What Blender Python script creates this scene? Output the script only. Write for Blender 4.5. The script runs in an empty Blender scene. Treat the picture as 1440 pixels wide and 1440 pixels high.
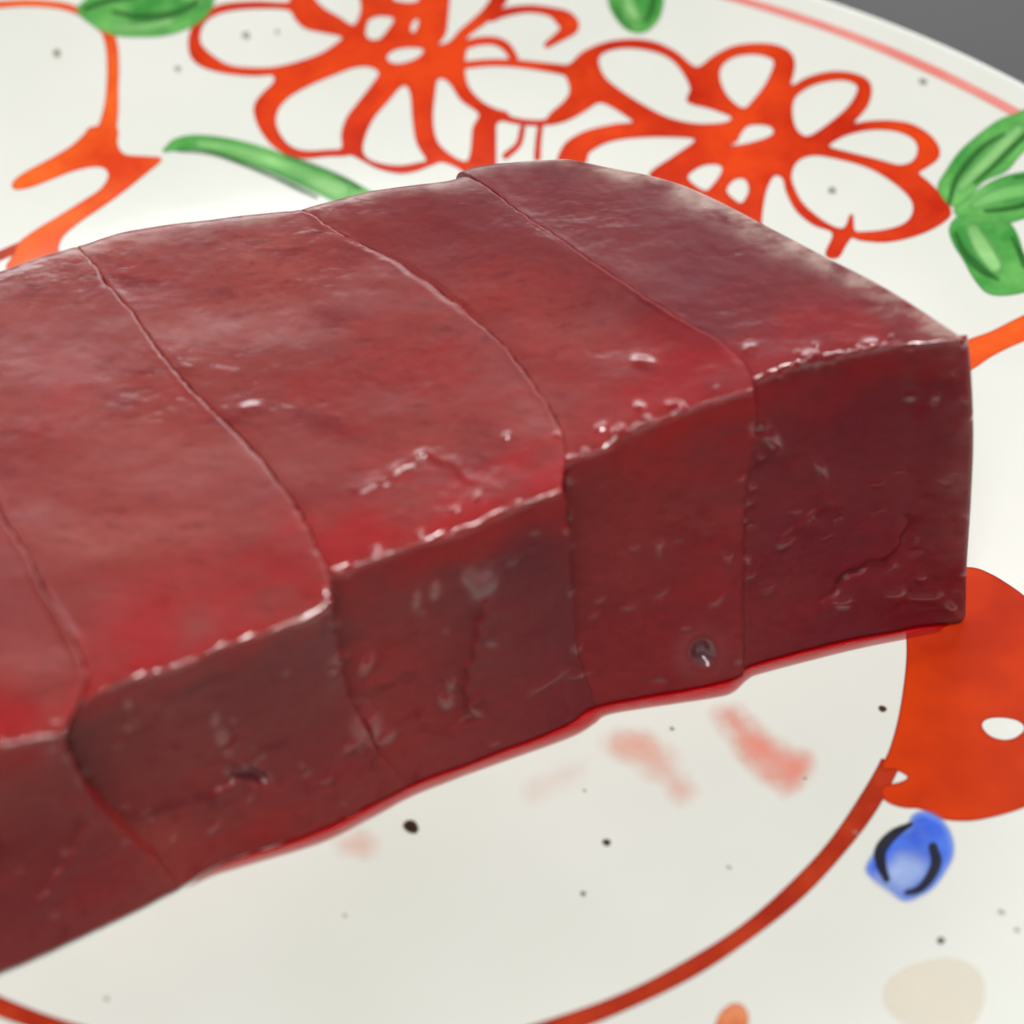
import bpy, math
import numpy as np
from mathutils import Matrix, Vector

sc = bpy.context.scene
col = sc.collection
MM = 0.001
rng = np.random.default_rng(7)

# ------------------------------------------------------------------ camera
FOV, PITCH, ROLL, DIST = math.radians(30.0), math.radians(44.1), math.radians(2.0), 199.7   # mm
cp, sp = math.cos(PITCH), math.sin(PITCH)
CAM = np.array([0.0, -DIST * cp, DIST * sp])
_r0, _u0, _f = np.array([1.0, 0, 0]), np.array([0, sp, cp]), np.array([0, cp, -sp])
RIGHT = math.cos(ROLL) * _r0 + math.sin(ROLL) * _u0
UP = -math.sin(ROLL) * _r0 + math.cos(ROLL) * _u0
FPX = 720.0 / math.tan(FOV / 2)
cam_data = bpy.data.cameras.new('camera')
cam = bpy.data.objects.new('camera', cam_data)
col.objects.link(cam)
m = Matrix.Identity(4)
for i in range(3):
    m[i][0], m[i][1], m[i][2], m[i][3] = RIGHT[i], UP[i], -_f[i], CAM[i] * MM
cam.matrix_world = m
cam_data.sensor_width = 36.0
cam_data.lens = 18.0 / math.tan(FOV / 2)
cam_data.clip_start, cam_data.clip_end = 0.005, 20.0
cam_data.dof.use_dof = True
cam_data.dof.focus_distance = 0.196
cam_data.dof.aperture_fstop = 19.0
sc.camera = cam

# ------------------------------------------------------------------ world, lamps, exposure
world = bpy.data.worlds.new('World')
sc.world = world
world.use_nodes = True
bg = world.node_tree.nodes['Background']
bg.inputs[0].default_value = (0.95, 0.98, 1.0, 1)
bg.inputs[1].default_value = 0.15


def area(name, loc, target, size, size_y, power, colour):
    ld = bpy.data.lights.new(name, 'AREA')
    ld.shape = 'RECTANGLE'
    ld.size, ld.size_y, ld.energy, ld.color = size, size_y, power, colour
    o = bpy.data.objects.new(name, ld)
    col.objects.link(o)
    o.location = loc
    o.rotation_euler = (Vector(target) - Vector(loc)).to_track_quat('-Z', 'Y').to_euler()
    return o


area('far_window_lamp', (-0.10, 0.95, 0.54), (0, 0.02, 0.02), 1.30, 0.36, 9.0, (0.96, 0.985, 1.0))
tube = area('edge_glint_lamp', (0.24, 0.14, 1.15), (0, 0, 0), 0.64, 0.070, 12.0, (1.0, 0.985, 0.96))  # added strip lamp, turned along the block to make the edge glints
tube.rotation_euler = (0, 0, math.radians(29))
area('front_fill_lamp', (-0.12, -0.70, 0.95), (0, 0, 0), 0.60, 0.40, 7.6, (1.0, 0.985, 0.965))  # added soft fill from the front, brightens the front faces

sc.view_settings.view_transform = 'Standard'
sc.view_settings.look = 'None'
sc.view_settings.exposure = -0.17
sc.view_settings.gamma = 1.0
sc.view_settings.use_curve_mapping = False
sc.cycles.use_denoising = True
sc.cycles.max_bounces = 8
sc.cycles.transparent_max_bounces = 12
sc.cycles.sample_clamp_indirect = 4.0


# ------------------------------------------------------------------ projection helpers (mm)
def project(P):
    d = P - CAM
    z = d @ _f
    return 720 + FPX * (d @ RIGHT) / z, 720 - FPX * (d @ UP) / z


def unproject(px, py, z):
    px, py, z = np.broadcast_arrays(np.asarray(px, float), np.asarray(py, float), np.asarray(z, float))
    r = _f + ((px - 720) / FPX)[..., None] * RIGHT - ((py - 720) / FPX)[..., None] * UP
    t = (z - CAM[2]) / r[..., 2]
    return CAM + r * t[..., None]


def spline(pts, n=None, closed=False, sub=8):
    """Catmull-Rom through pts (k columns)."""
    p = np.asarray(pts, float)
    if closed:
        q = np.concatenate([p[-1:], p, p[:2]])
    else:
        q = np.concatenate([2 * p[:1] - p[1:2], p, 2 * p[-1:] - p[-2:-1]])
    out = []
    t = np.linspace(0, 1, sub, endpoint=False)[:, None]
    for i in range(1, len(q) - 2):
        a, b, c, d = q[i - 1], q[i], q[i + 1], q[i + 2]
        out.append(0.5 * ((2 * b) + (c - a) * t + (2 * a - 5 * b + 4 * c - d) * t ** 2 + (3 * b - a - 3 * c + d) * t ** 3))
    if not closed:
        out.append(p[-1:])
    return np.concatenate(out)


def resample(c, n, key=None):
    """n points along polyline c; key = arc length by default, or a monotone column."""
    if key is None:
        s = np.concatenate([[0], np.cumsum(np.hypot(*np.diff(c[:, :2], axis=0).T))])
    else:
        s = np.maximum.accumulate(key) + np.arange(len(key)) * 1e-7
        s = s - s[0]
    t = np.linspace(0, s[-1], n) if np.isscalar(n) else np.asarray(n) * s[-1]
    return np.stack([np.interp(t, s, c[:, k]) for k in range(c.shape[1])], 1)


# ------------------------------------------------------------------ value noise in numpy
_perm = rng.permutation(256)
_perm = np.concatenate([_perm, _perm, _perm])
_grad = rng.normal(size=(256, 3))
_grad /= np.linalg.norm(_grad, axis=1)[:, None]


def perlin(p):
    i = np.floor(p).astype(int)
    f = p - i
    i &= 255
    u = f * f * f * (f * (f * 6 - 15) + 10)
    res = 0
    for dx in (0, 1):
        for dy in (0, 1):
            for dz in (0, 1):
                h = _perm[_perm[_perm[(i[..., 0] + dx) & 255] + ((i[..., 1] + dy) & 255)] + ((i[..., 2] + dz) & 255)]
                g = _grad[h & 255]
                v = g[..., 0] * (f[..., 0] - dx) + g[..., 1] * (f[..., 1] - dy) + g[..., 2] * (f[..., 2] - dz)
                w = (u[..., 0] if dx else 1 - u[..., 0]) * (u[..., 1] if dy else 1 - u[..., 1]) * (u[..., 2] if dz else 1 - u[..., 2])
                res = res + v * w
    return res


def fbm(p, o=4):
    r, a, s = 0, 1.0, 1.0
    for _ in range(o):
        r = r + a * perlin(p * s + 17.3 * s)
        a *= 0.5
        s *= 2.03
    return r


# ------------------------------------------------------------------ materials
def new_mat(name):
    mt = bpy.data.materials.new(name)
    mt.use_nodes = True
    nt = mt.node_tree
    return mt, nt, nt.nodes['Principled BSDF']


def N(nt, kind, **kw):
    n = nt.nodes.new(kind)
    for k, v in kw.items():
        if k in n.inputs:
            n.inputs[k].default_value = v
        else:
            setattr(n, k, v)
    return n


def ramp(nt, stops, fac, interp='LINEAR'):
    r = nt.nodes.new('ShaderNodeValToRGB')
    r.color_ramp.interpolation = interp
    e = r.color_ramp.elements
    while len(e) < len(stops):
        e.new(0.5)
    for k, (pos, c) in enumerate(stops):
        e[k].position = pos
        e[k].color = (*c, 1) if len(c) == 3 else c
    nt.links.new(fac, r.inputs[0])
    return r


def mixc(nt, fac, a, b, mode='MIX'):
    x = nt.nodes.new('ShaderNodeMix')
    x.data_type = 'RGBA'
    x.blend_type = mode
    for sock, v in ((x.inputs[0], fac), (x.inputs[6], a), (x.inputs[7], b)):
        if hasattr(v, 'is_linked'):
            nt.links.new(v, sock)
        else:
            sock.default_value = v if not isinstance(v, tuple) or len(v) == 4 else (*v, 1)
    return x.outputs[2]


def math_n(nt, op, a, b=0.0, c=0.0):
    x = nt.nodes.new('ShaderNodeMath')
    x.operation = op
    for s, v in zip(x.inputs, (a, b, c)):
        if hasattr(v, 'is_linked'):
            nt.links.new(v, s)
        else:
            s.default_value = v
    return x.outputs[0]


def attr(nt, name):
    a = nt.nodes.new('ShaderNodeAttribute')
    a.attribute_name = name
    return a.outputs['Fac']


def plate_glaze():
    mt, nt, b = new_mat('white_glaze')
    tc = N(nt, 'ShaderNodeTexCoord')
    n1 = N(nt, 'ShaderNodeTexNoise', Scale=26.0, Detail=3.0)
    nt.links.new(tc.outputs['Object'], n1.inputs['Vector'])
    c = ramp(nt, [(0.3, (0.60, 0.615, 0.56)), (0.7, (0.67, 0.675, 0.63))], n1.outputs['Fac'])
    nt.links.new(c.outputs[0], b.inputs['Base Color'])
    b.inputs['Roughness'].default_value = 0.27
    b.inputs['IOR'].default_value = 1.5
    b.inputs['Specular IOR Level'].default_value = 0.28
    n2 = N(nt, 'ShaderNodeTexNoise', Scale=90.0, Detail=2.0)
    nt.links.new(tc.outputs['Object'], n2.inputs['Vector'])
    bp = N(nt, 'ShaderNodeBump', Strength=0.25, Distance=0.0006)
    nt.links.new(n2.outputs['Fac'], bp.inputs['Height'])
    nt.links.new(bp.outputs[0], b.inputs['Normal'])
    return mt


def enamel(name, deep, light, edge, scale=120.0, soft=1.0, alpha=1.0, edge_w=4.0):
    """overglaze brush paint: pigment pools at the rim of a stroke, runs thin elsewhere"""
    mt, nt, b = new_mat(name)
    tc = N(nt, 'ShaderNodeTexCoord')
    n1 = N(nt, 'ShaderNodeTexNoise', Scale=scale, Detail=4.0, Roughness=0.6)
    nt.links.new(tc.outputs['Object'], n1.inputs['Vector'])
    body = ramp(nt, [(0.37, deep), (0.63, light)], n1.outputs['Fac']).outputs[0]
    d = attr(nt, 'inset')
    e = math_n(nt, 'SUBTRACT', 1.0, math_n(nt, 'MULTIPLY', d, 1.0 / edge_w))
    e = math_n(nt, 'MINIMUM', math_n(nt, 'MAXIMUM', e, 0.0), 1.0)
    e = math_n(nt, 'MULTIPLY', e, 0.65)
    nt.links.new(mixc(nt, e, body, edge), b.inputs['Base Color'])
    b.inputs['Roughness'].default_value = 0.28
    b.inputs['Specular IOR Level'].default_value = 0.12
    a = nt.nodes.new('ShaderNodeMapRange')
    a.interpolation_type = 'SMOOTHSTEP'
    nt.links.new(d, a.inputs[0])
    a.inputs[1].default_value, a.inputs[2].default_value = -soft, soft
    a.inputs[3].default_value, a.inputs[4].default_value = 0.0, alpha
    if alpha < 1.0:
        n3 = N(nt, 'ShaderNodeTexNoise', Scale=scale * 1.5, Detail=3.0)
        nt.links.new(tc.outputs['Object'], n3.inputs['Vector'])
        mr = nt.nodes.new('ShaderNodeMapRange')
        nt.links.new(n3.outputs['Fac'], mr.inputs[0])
        mr.inputs[1].default_value, mr.inputs[2].default_value = 0.25, 0.75
        mr.inputs[3].default_value, mr.inputs[4].default_value = 0.6, 1.3
        nt.links.new(math_n(nt, 'MULTIPLY', a.outputs[0], mr.outputs[0]), b.inputs['Alpha'])
    else:
        nt.links.new(a.outputs[0], b.inputs['Alpha'])
    return mt


def liver_mat():
    mt, nt, b = new_mat('raw_liver')
    L = nt.links.new
    tc = N(nt, 'ShaderNodeTexCoord')
    mp = N(nt, 'ShaderNodeMapping')
    mp.inputs['Rotation'].default_value = (0, 0, math.radians(-29))
    mp.inputs['Scale'].default_value = (0.45, 1.0, 1.0)
    L(tc.outputs['Object'], mp.inputs['Vector'])
    v = mp.outputs[0]
    big = N(nt, 'ShaderNodeTexNoise', Scale=75.0, Detail=3.0, Roughness=0.55, Distortion=0.6)
    L(v, big.inputs['Vector'])
    mid = N(nt, 'ShaderNodeTexNoise', Scale=330.0, Detail=5.0, Roughness=0.62, Distortion=0.35)
    L(v, mid.inputs['Vector'])
    fine = N(nt, 'ShaderNodeTexNoise', Scale=1500.0, Detail=3.0, Roughness=0.6)
    L(v, fine.inputs['Vector'])
    base = ramp(nt, [(0.25, (0.190, 0.016, 0.015)), (0.50, (0.235, 0.029, 0.023)), (0.75, (0.280, 0.046, 0.035))], big.outputs['Fac']).outputs[0]
    dark = ramp(nt, [(0.545, (0, 0, 0)), (0.62, (1, 1, 1))], mid.outputs['Fac']).outputs[0]
    patch = N(nt, 'ShaderNodeTexNoise', Scale=110.0, Detail=2.0, Roughness=0.5)
    L(v, patch.inputs['Vector'])
    pm = ramp(nt, [(0.42, (0.1, 0.1, 0.1)), (0.62, (1, 1, 1))], patch.outputs['Fac']).outputs[0]
    base = mixc(nt, math_n(nt, 'MULTIPLY', math_n(nt, 'MULTIPLY', dark, pm), 0.8), base, (0.150, 0.005, 0.006))
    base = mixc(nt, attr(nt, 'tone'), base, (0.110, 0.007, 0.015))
    nick = N(nt, 'ShaderNodeTexNoise', Scale=900.0, Detail=4.0, Roughness=0.7)
    L(v, nick.inputs['Vector'])
    nk = ramp(nt, [(0.56, (0, 0, 0)), (0.63, (1, 1, 1))], nick.outputs['Fac']).outputs[0]
    pm2 = ramp(nt, [(0.40, (0.15, 0.15, 0.15)), (0.60, (1, 1, 1))], big.outputs['Fac']).outputs[0]
    base = mixc(nt, math_n(nt, 'MULTIPLY', math_n(nt, 'MULTIPLY', nk, pm2), 0.6), base, (0.135, 0.004, 0.005))
    # purer red around the front top edge and in random patches
    base = mixc(nt, math_n(nt, 'MULTIPLY', attr(nt, 'edge_red'), 0.88), base, (0.290, 0.005, 0.007))
    pale = ramp(nt, [(0.36, (0, 0, 0)), (0.56, (1, 1, 1))], mid.outputs['Fac']).outputs[0]
    base = mixc(nt, math_n(nt, 'MULTIPLY', math_n(nt, 'MULTIPLY', attr(nt, 'membrane'), pale), 0.85), base, (0.42, 0.30, 0.26))
    base = mixc(nt, attr(nt, 'vessel'), base, (0.11, 0.030, 0.040))
    gr = ramp(nt, [(0.3, (0.90, 0.88, 0.88)), (0.7, (1.08, 1.1, 1.1))], fine.outputs['Fac']).outputs[0]
    base = mixc(nt, 1.0, base, gr, 'MULTIPLY')
    L(base, b.inputs['Base Color'])
    b.inputs['Subsurface Weight'].default_value = 0.35
    b.inputs['Subsurface Radius'].default_value = (1.0, 0.18, 0.14)
    b.inputs['Subsurface Scale'].default_value = 0.0016
    rr = nt.nodes.new('ShaderNodeMapRange')
    L(mid.outputs['Fac'], rr.inputs[0])
    rr.inputs[1].default_value, rr.inputs[2].default_value = 0.3, 0.7
    rr.inputs[3].default_value, rr.inputs[4].default_value = 0.38, 0.52
    b.inputs['Specular IOR Level'].default_value = 0.13
    L(rr.outputs[0], b.inputs['Roughness'])
    film = N(nt, 'ShaderNodeTexNoise', Scale=55.0, Detail=4.0, Roughness=0.6, Distortion=0.5)
    L(mp.outputs[0], film.inputs['Vector'])
    fw = nt.nodes.new('ShaderNodeMapRange')
    L(film.outputs['Fac'], fw.inputs[0])
    fw.inputs[1].default_value, fw.inputs[2].default_value = 0.35, 0.65
    fw.inputs[3].default_value, fw.inputs[4].default_value = 0.25, 0.90
    wet = attr(nt, 'wet')
    L(math_n(nt, 'MINIMUM', math_n(nt, 'ADD', math_n(nt, 'MULTIPLY', fw.outputs[0], attr(nt, 'sheen')), wet), 1.0), b.inputs['Coat Weight'])
    L(math_n(nt, 'MAXIMUM', math_n(nt, 'SUBTRACT', math_n(nt, 'SUBTRACT', 0.33, math_n(nt, 'MULTIPLY', pm, 0.16)), math_n(nt, 'MULTIPLY', wet, 0.30)), 0.03), b.inputs['Coat Roughness'])
    b.inputs['Coat IOR'].default_value = 1.6
    b1 = N(nt, 'ShaderNodeBump', Strength=0.22, Distance=0.0003)
    L(mid.outputs['Fac'], b1.inputs['Height'])
    b2 = N(nt, 'ShaderNodeBump', Strength=0.35, Distance=0.00008)
    L(fine.outputs['Fac'], b2.inputs['Height'])
    L(b1.outputs[0], b2.inputs['Normal'])
    L(b2.outputs[0], b.inputs['Normal'])
    spark = N(nt, 'ShaderNodeTexNoise', Scale=620.0, Detail=3.0, Roughness=0.55)
    L(v, spark.inputs['Vector'])
    b3 = N(nt, 'ShaderNodeBump', Distance=0.0003)
    L(math_n(nt, 'MULTIPLY', math_n(nt, 'MULTIPLY', pm, math_n(nt, 'SUBTRACT', 1.0, wet)), 0.6), b3.inputs['Strength'])
    L(spark.outputs['Fac'], b3.inputs['Height'])
    L(b3.outputs[0], b.inputs['Coat Normal'])
    return mt


def blood_mat():
    mt, nt, b = new_mat('blood')
    b.inputs['Base Color'].default_value = (0.36, 0.002, 0.004, 1)
    b.inputs['Specular IOR Level'].default_value = 0.3
    b.inputs['Roughness'].default_value = 0.05
    b.inputs['IOR'].default_value = 1.36
    a = nt.nodes.new('ShaderNodeMapRange')
    nt.links.new(attr(nt, 'depth'), a.inputs[0])
    a.inputs[1].default_value, a.inputs[2].default_value = 0.02, 0.14
    a.inputs[3].default_value, a.inputs[4].default_value = 0.35, 1.0
    nt.links.new(a.outputs[0], b.inputs['Alpha'])
    return mt


def table_mat():
    mt, nt, b = new_mat('grey_table_top')
    tc = N(nt, 'ShaderNodeTexCoord')
    n1 = N(nt, 'ShaderNodeTexNoise', Scale=4.0, Detail=4.0)
    nt.links.new(tc.outputs['Object'], n1.inputs['Vector'])
    c = ramp(nt, [(0.3, (0.065, 0.065, 0.07)), (0.7, (0.105, 0.105, 0.105))], n1.outputs['Fac'])
    nt.links.new(c.outputs[0], b.inputs['Base Color'])
    b.inputs['Roughness'].default_value = 0.7
    b.inputs['Specular IOR Level'].default_value = 0.2
    return mt


M_GLAZE = plate_glaze()
M_RED = enamel('red_enamel', (0.43, 0.015, 0.002), (0.64, 0.048, 0.005), (0.38, 0.013, 0.003), scale=80)
M_ORANGE = enamel('orange_enamel', (0.58, 0.040, 0.004), (0.76, 0.12, 0.014), (0.48, 0.03, 0.005), scale=70)
M_BLOB = enamel('brick_red_enamel', (0.33, 0.015, 0.002), (0.56, 0.042, 0.003), (0.24, 0.009, 0.003), scale=38)
M_RING = enamel('brown_red_enamel', (0.31, 0.020, 0.006), (0.41, 0.036, 0.010), (0.20, 0.009, 0.005), scale=200)
M_RIMLINE = enamel('thin_red_wash', (0.66, 0.20, 0.17), (0.70, 0.27, 0.23), (0.66, 0.22, 0.2), scale=90)
M_GREEN = enamel('green_enamel', (0.040, 0.24, 0.040), (0.14, 0.42, 0.10), (0.045, 0.22, 0.045), scale=130)
M_GREEN_L = enamel('pale_green_enamel', (0.18, 0.50, 0.14), (0.30, 0.60, 0.22), (0.12, 0.36, 0.12), scale=110, soft=6, alpha=0.8)
M_GREEN_D = enamel('dark_green_line', (0.020, 0.10, 0.020), (0.035, 0.17, 0.03), (0.02, 0.1, 0.02), soft=3, alpha=0.85)
M_BLUE = enamel('blue_enamel', (0.022, 0.085, 0.62), (0.09, 0.20, 0.74), (0.20, 0.33, 0.75), soft=5, alpha=0.95, edge_w=10)
M_BLUE_L = enamel('pale_blue_wash', (0.30, 0.42, 0.78), (0.40, 0.52, 0.80), (0.4, 0.5, 0.8), soft=14, alpha=0.75)
M_BLACK = enamel('black_line', (0.012, 0.013, 0.022), (0.03, 0.03, 0.045), (0.02, 0.02, 0.04), soft=2)
M_DAB = enamel('rust_dab', (0.55, 0.12, 0.04), (0.66, 0.27, 0.13), (0.42, 0.09, 0.03), scale=320)
M_SPECK = enamel('iron_speck', (0.018, 0.010, 0.006), (0.035, 0.02, 0.012), (0.12, 0.06, 0.02), soft=1.5)
M_SPECK_T = enamel('faint_speck', (0.28, 0.25, 0.18), (0.32, 0.28, 0.2), (0.4, 0.35, 0.3), soft=2, alpha=0.7)
M_BEIGE = enamel('beige_disc', (0.76, 0.68, 0.55), (0.78, 0.71, 0.59), (0.76, 0.68, 0.56), soft=3, alpha=0.6, scale=50)
M_SMEAR = enamel('watery_blood', (0.80, 0.19, 0.14), (0.82, 0.28, 0.2), (0.8, 0.36, 0.28), soft=20, alpha=0.75, edge_w=30)
M_SMEAR_F = enamel('faint_watery_blood', (0.82, 0.36, 0.26), (0.82, 0.42, 0.33), (0.8, 0.5, 0.42), soft=20, alpha=0.5, edge_w=30)
M_SMEAR_FF = enamel('faintest_watery_blood', (0.82, 0.42, 0.32), (0.82, 0.48, 0.40), (0.8, 0.5, 0.42), soft=20, alpha=0.22, edge_w=30)
M_LIVER = liver_mat()
M_BLOOD = blood_mat()
M_TABLE = table_mat()


# ------------------------------------------------------------------ object helpers
def link(o, parent=None):
    col.objects.link(o)
    if parent:
        o.parent = parent
    return o


def mesh_obj(name, verts, faces, mat, parent=None, attrs=None, smooth=True):
    me = bpy.data.meshes.new(name)
    me.from_pydata((np.asarray(verts) * MM).tolist(), [], faces if isinstance(faces, list) else faces.tolist())
    if smooth:
        me.polygons.foreach_set('use_smooth', np.ones(len(me.polygons), bool))
    for k, v in (attrs or {}).items():
        a = me.attributes.new(k, 'FLOAT', 'POINT')
        a.data.foreach_set('value', np.asarray(v, np.float32))
    me.materials.append(mat)
    me.update()
    return link(bpy.data.objects.new(name, me), parent)


def tag(o, label, cat, group=None, kind=None):
    o['label'], o['category'] = label, cat
    if group:
        o['group'] = group
    if kind:
        o['kind'] = kind
    return o


# ------------------------------------------------------------------ table
v = [(-900, -500, 0), (900, -500, 0), (900, 1300, 0), (-900, 1300, 0)]
tz = -9.0
tbl = mesh_obj('table_top', [(x, y, tz) for x, y, _ in v] + [(x, y, tz - 25) for x, y, _ in v],
               [[0, 1, 2, 3], [7, 6, 5, 4], [0, 4, 5, 1], [1, 5, 6, 2], [2, 6, 7, 3], [3, 7, 4, 0]], M_TABLE, smooth=False)
tbl['kind'] = 'structure'

# ------------------------------------------------------------------ plate
PC = np.array([-18.05, -4.9])
R_FLAT, R_OUT, Z_RIM = 61.0, 107.5, 13.5


def plate_z(r):
    t = np.clip((np.asarray(r, float) - R_FLAT) / (R_OUT - R_FLAT), 0, 1.2)
    return Z_RIM * (0.55 * t ** 2 + 0.45 * t ** 1.4)


prof = [(r, float(plate_z(r))) for r in np.concatenate([np.linspace(0, 56, 30), np.linspace(57, 106.5, 110)])]
zr = float(plate_z(106.5))
prof += [(106.9, zr + 0.10), (107.3, zr - 0.12), (107.55, zr - 0.6), (107.5, zr - 1.2), (107.0, zr - 1.9), (105.5, zr - 2.6)]
prof += [(r, float(plate_z(r)) - 3.4 - 0.6 * (105 - r) / 45) for r in np.linspace(104, 60, 30)]
prof += [(54, -4.4), (50, -5.2), (48.6, -8.4), (48.0, tz + 0.02), (46.4, tz + 0.02), (45.8, -8.4), (45.0, -5.0), (30, -4.4), (0, -4.4)]
prof = np.array(prof)
NS = 360
ang = np.linspace(0, 2 * np.pi, NS, endpoint=False)
V = np.stack([prof[:, None, 0] * np.cos(ang), prof[:, None, 0] * np.sin(ang), np.repeat(prof[:, 1:2], NS, 1)], -1)
V[..., 0] += PC[0]
V[..., 1] += PC[1]
idx = np.arange(len(prof) * NS).reshape(len(prof), NS)
a, b_, c, d = idx[:-1], np.roll(idx, -1, 1)[:-1], np.roll(idx, -1, 1)[1:], idx[1:]
F = np.stack([a, d, c, b_], -1).reshape(-1, 4)
plate = bpy.data.objects.new('plate', None)
link(plate)
plate.empty_display_size = 0.02
tag(plate, 'round white glazed plate painted with red flowers and green leaves under the sliced liver', 'plate')
mesh_obj('dish', V.reshape(-1, 3), F, M_GLAZE, plate)


def plate_pt(x, y, lift=0.0):
    r = np.hypot(x - PC[0], y - PC[1])
    return np.stack([x, y, plate_z(r) + lift], -1)


# ---- signed distances in photograph pixels (negative inside)
def sd_stroke(pts, k=1.0, off=(0, 0)):
    p = spline(pts, sub=6)
    p = np.stack([off[0] + p[:, 0] / k, off[1] + p[:, 1] / k, np.maximum(p[:, 2], 1) / k], 1)

    def f(X, Y):
        r = np.full(X.shape, 1e9)
        for (x0, y0, w0), (x1, y1, w1) in zip(p[:-1], p[1:]):
            dx, dy = x1 - x0, y1 - y0
            t = np.clip(((X - x0) * dx + (Y - y0) * dy) / (dx * dx + dy * dy + 1e-9), 0, 1)
            r = np.minimum(r, np.hypot(X - x0 - t * dx, Y - y0 - t * dy) - (w0 + t * (w1 - w0)))
        return r
    f.box = (p[:, 0].min() - p[:, 2].max(), p[:, 0].max() + p[:, 2].max(), p[:, 1].min() - p[:, 2].max(), p[:, 1].max() + p[:, 2].max())
    return f


def sd_poly(pts, k=1.0, off=(0, 0), sub=5):
    p = spline(pts, closed=True, sub=sub)
    p = np.stack([off[0] + p[:, 0] / k, off[1] + p[:, 1] / k], 1)

    def f(X, Y):
        r = np.full(X.shape, 1e18)
        ins = np.zeros(X.shape, bool)
        for (x0, y0), (x1, y1) in zip(p, np.roll(p, -1, 0)):
            dx, dy = x1 - x0, y1 - y0
            t = np.clip(((X - x0) * dx + (Y - y0) * dy) / (dx * dx + dy * dy + 1e-9), 0, 1)
            r = np.minimum(r, (X - x0 - t * dx) ** 2 + (Y - y0 - t * dy) ** 2)
            if abs(dy) > 1e-9:
                ins ^= ((y0 > Y) != (y1 > Y)) & (X < x0 + (Y - y0) / dy * dx)
        return np.sqrt(r) * np.where(ins, -1, 1)
    f.box = (p[:, 0].min(), p[:, 0].max(), p[:, 1].min(), p[:, 1].max())
    return f


def union(*fs):
    def f(X, Y):
        r = fs[0](X, Y)
        for g in fs[1:]:
            r = np.minimum(r, g(X, Y))
        return r
    B = np.array([g.box for g in fs])
    f.box = (B[:, 0].min(), B[:, 1].max(), B[:, 2].min(), B[:, 3].max())
    return f


def cut(base, *holes):
    def f(X, Y):
        r = base(X, Y)
        for h in holes:
            r = np.maximum(r, -h(X, Y))
        return r
    f.box = base.box
    return f


def ell(cx, cy, rx, ry, rot=0.0, n=14):
    t = np.linspace(0, 2 * np.pi, n, endpoint=False)
    w = 1 + 0.06 * np.sin(3 * t + cx) + 0.05 * np.sin(2 * t + cy)
    x, y = rx * w * np.cos(t), ry * w * np.sin(t)
    c, s = math.cos(rot), math.sin(rot)
    return np.stack([cx + c * x - s * y, cy + s * x + c * y], 1)


_cg = np.stack(np.meshgrid(np.arange(-135, 125, 1.0), np.arange(-125, 115, 1.0)), -1).reshape(-1, 2)
_cg = _cg[np.hypot(_cg[:, 0] - PC[0], _cg[:, 1] - PC[1]) < 106.5]
_cpx, _cpy = project(plate_pt(_cg[:, 0], _cg[:, 1]))


def march(sd_world, x0, x1, y0, y1, step, margin, lift):
    """clip a plate-surface grid against a distance field: welded quads inside, cut polygons on the outline"""
    xs, ys = np.arange(x0, x1 + step, step), np.arange(y0, y1 + step, step)
    X, Y = np.meshgrid(xs, ys, indexing='ij')
    D = sd_world(X, Y) - margin
    ny = len(ys)
    vid, verts, ins, faces = {}, [], [], []

    def vert(key, x, y, dd):
        if key not in vid:
            vid[key] = len(verts)
            verts.append((x, y))
            ins.append(dd)
        return vid[key]
    neg = D < 0
    cell = neg[:-1, :-1] | neg[1:, :-1] | neg[1:, 1:] | neg[:-1, 1:]
    for i, j in zip(*np.nonzero(cell)):
        cs = ((i, j), (i + 1, j), (i + 1, j + 1), (i, j + 1))
        poly = []
        for q in range(4):
            p, n = cs[q], cs[(q + 1) % 4]
            dp, dn = D[p], D[n]
            if dp < 0:
                poly.append(vert((p, p), X[p], Y[p], dp))
            if (dp < 0) != (dn < 0):
                t = dp / (dp - dn)
                poly.append(vert((min(p, n), max(p, n)), X[p] + t * (X[n] - X[p]), Y[p] + t * (Y[n] - Y[p]), 0.0))
        if len(poly) > 2:
            faces.append(poly)
    if not verts:
        return None
    xy = np.array(verts)
    return plate_pt(xy[:, 0], xy[:, 1], lift), faces, -np.array(ins) - margin


def decal(name, sd, mat, parent=None, lift=0.03, step=0.3, margin=1.0, grow=0.0):
    x0, x1, y0, y1 = sd.box
    pad = 25
    k = (_cpx > x0 - pad) & (_cpx < x1 + pad) & (_cpy > y0 - pad) & (_cpy < y1 + pad)
    if not k.any():
        return None
    g = _cg[k]

    def f(X, Y):
        px, py = project(plate_pt(X, Y))
        d = sd(px, py)
        d = d - grow
        return np.maximum(d, (np.hypot(X - PC[0], Y - PC[1]) - 106.3) * 13)
    r = march(f, g[:, 0].min() - 1.2, g[:, 0].max() + 1.2, g[:, 1].min() - 1.2, g[:, 1].max() + 1.2, step, margin, lift)
    if r is None:
        return None
    return mesh_obj(name, r[0], r[1], mat, parent or plate, {'inset': r[2]})


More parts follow.
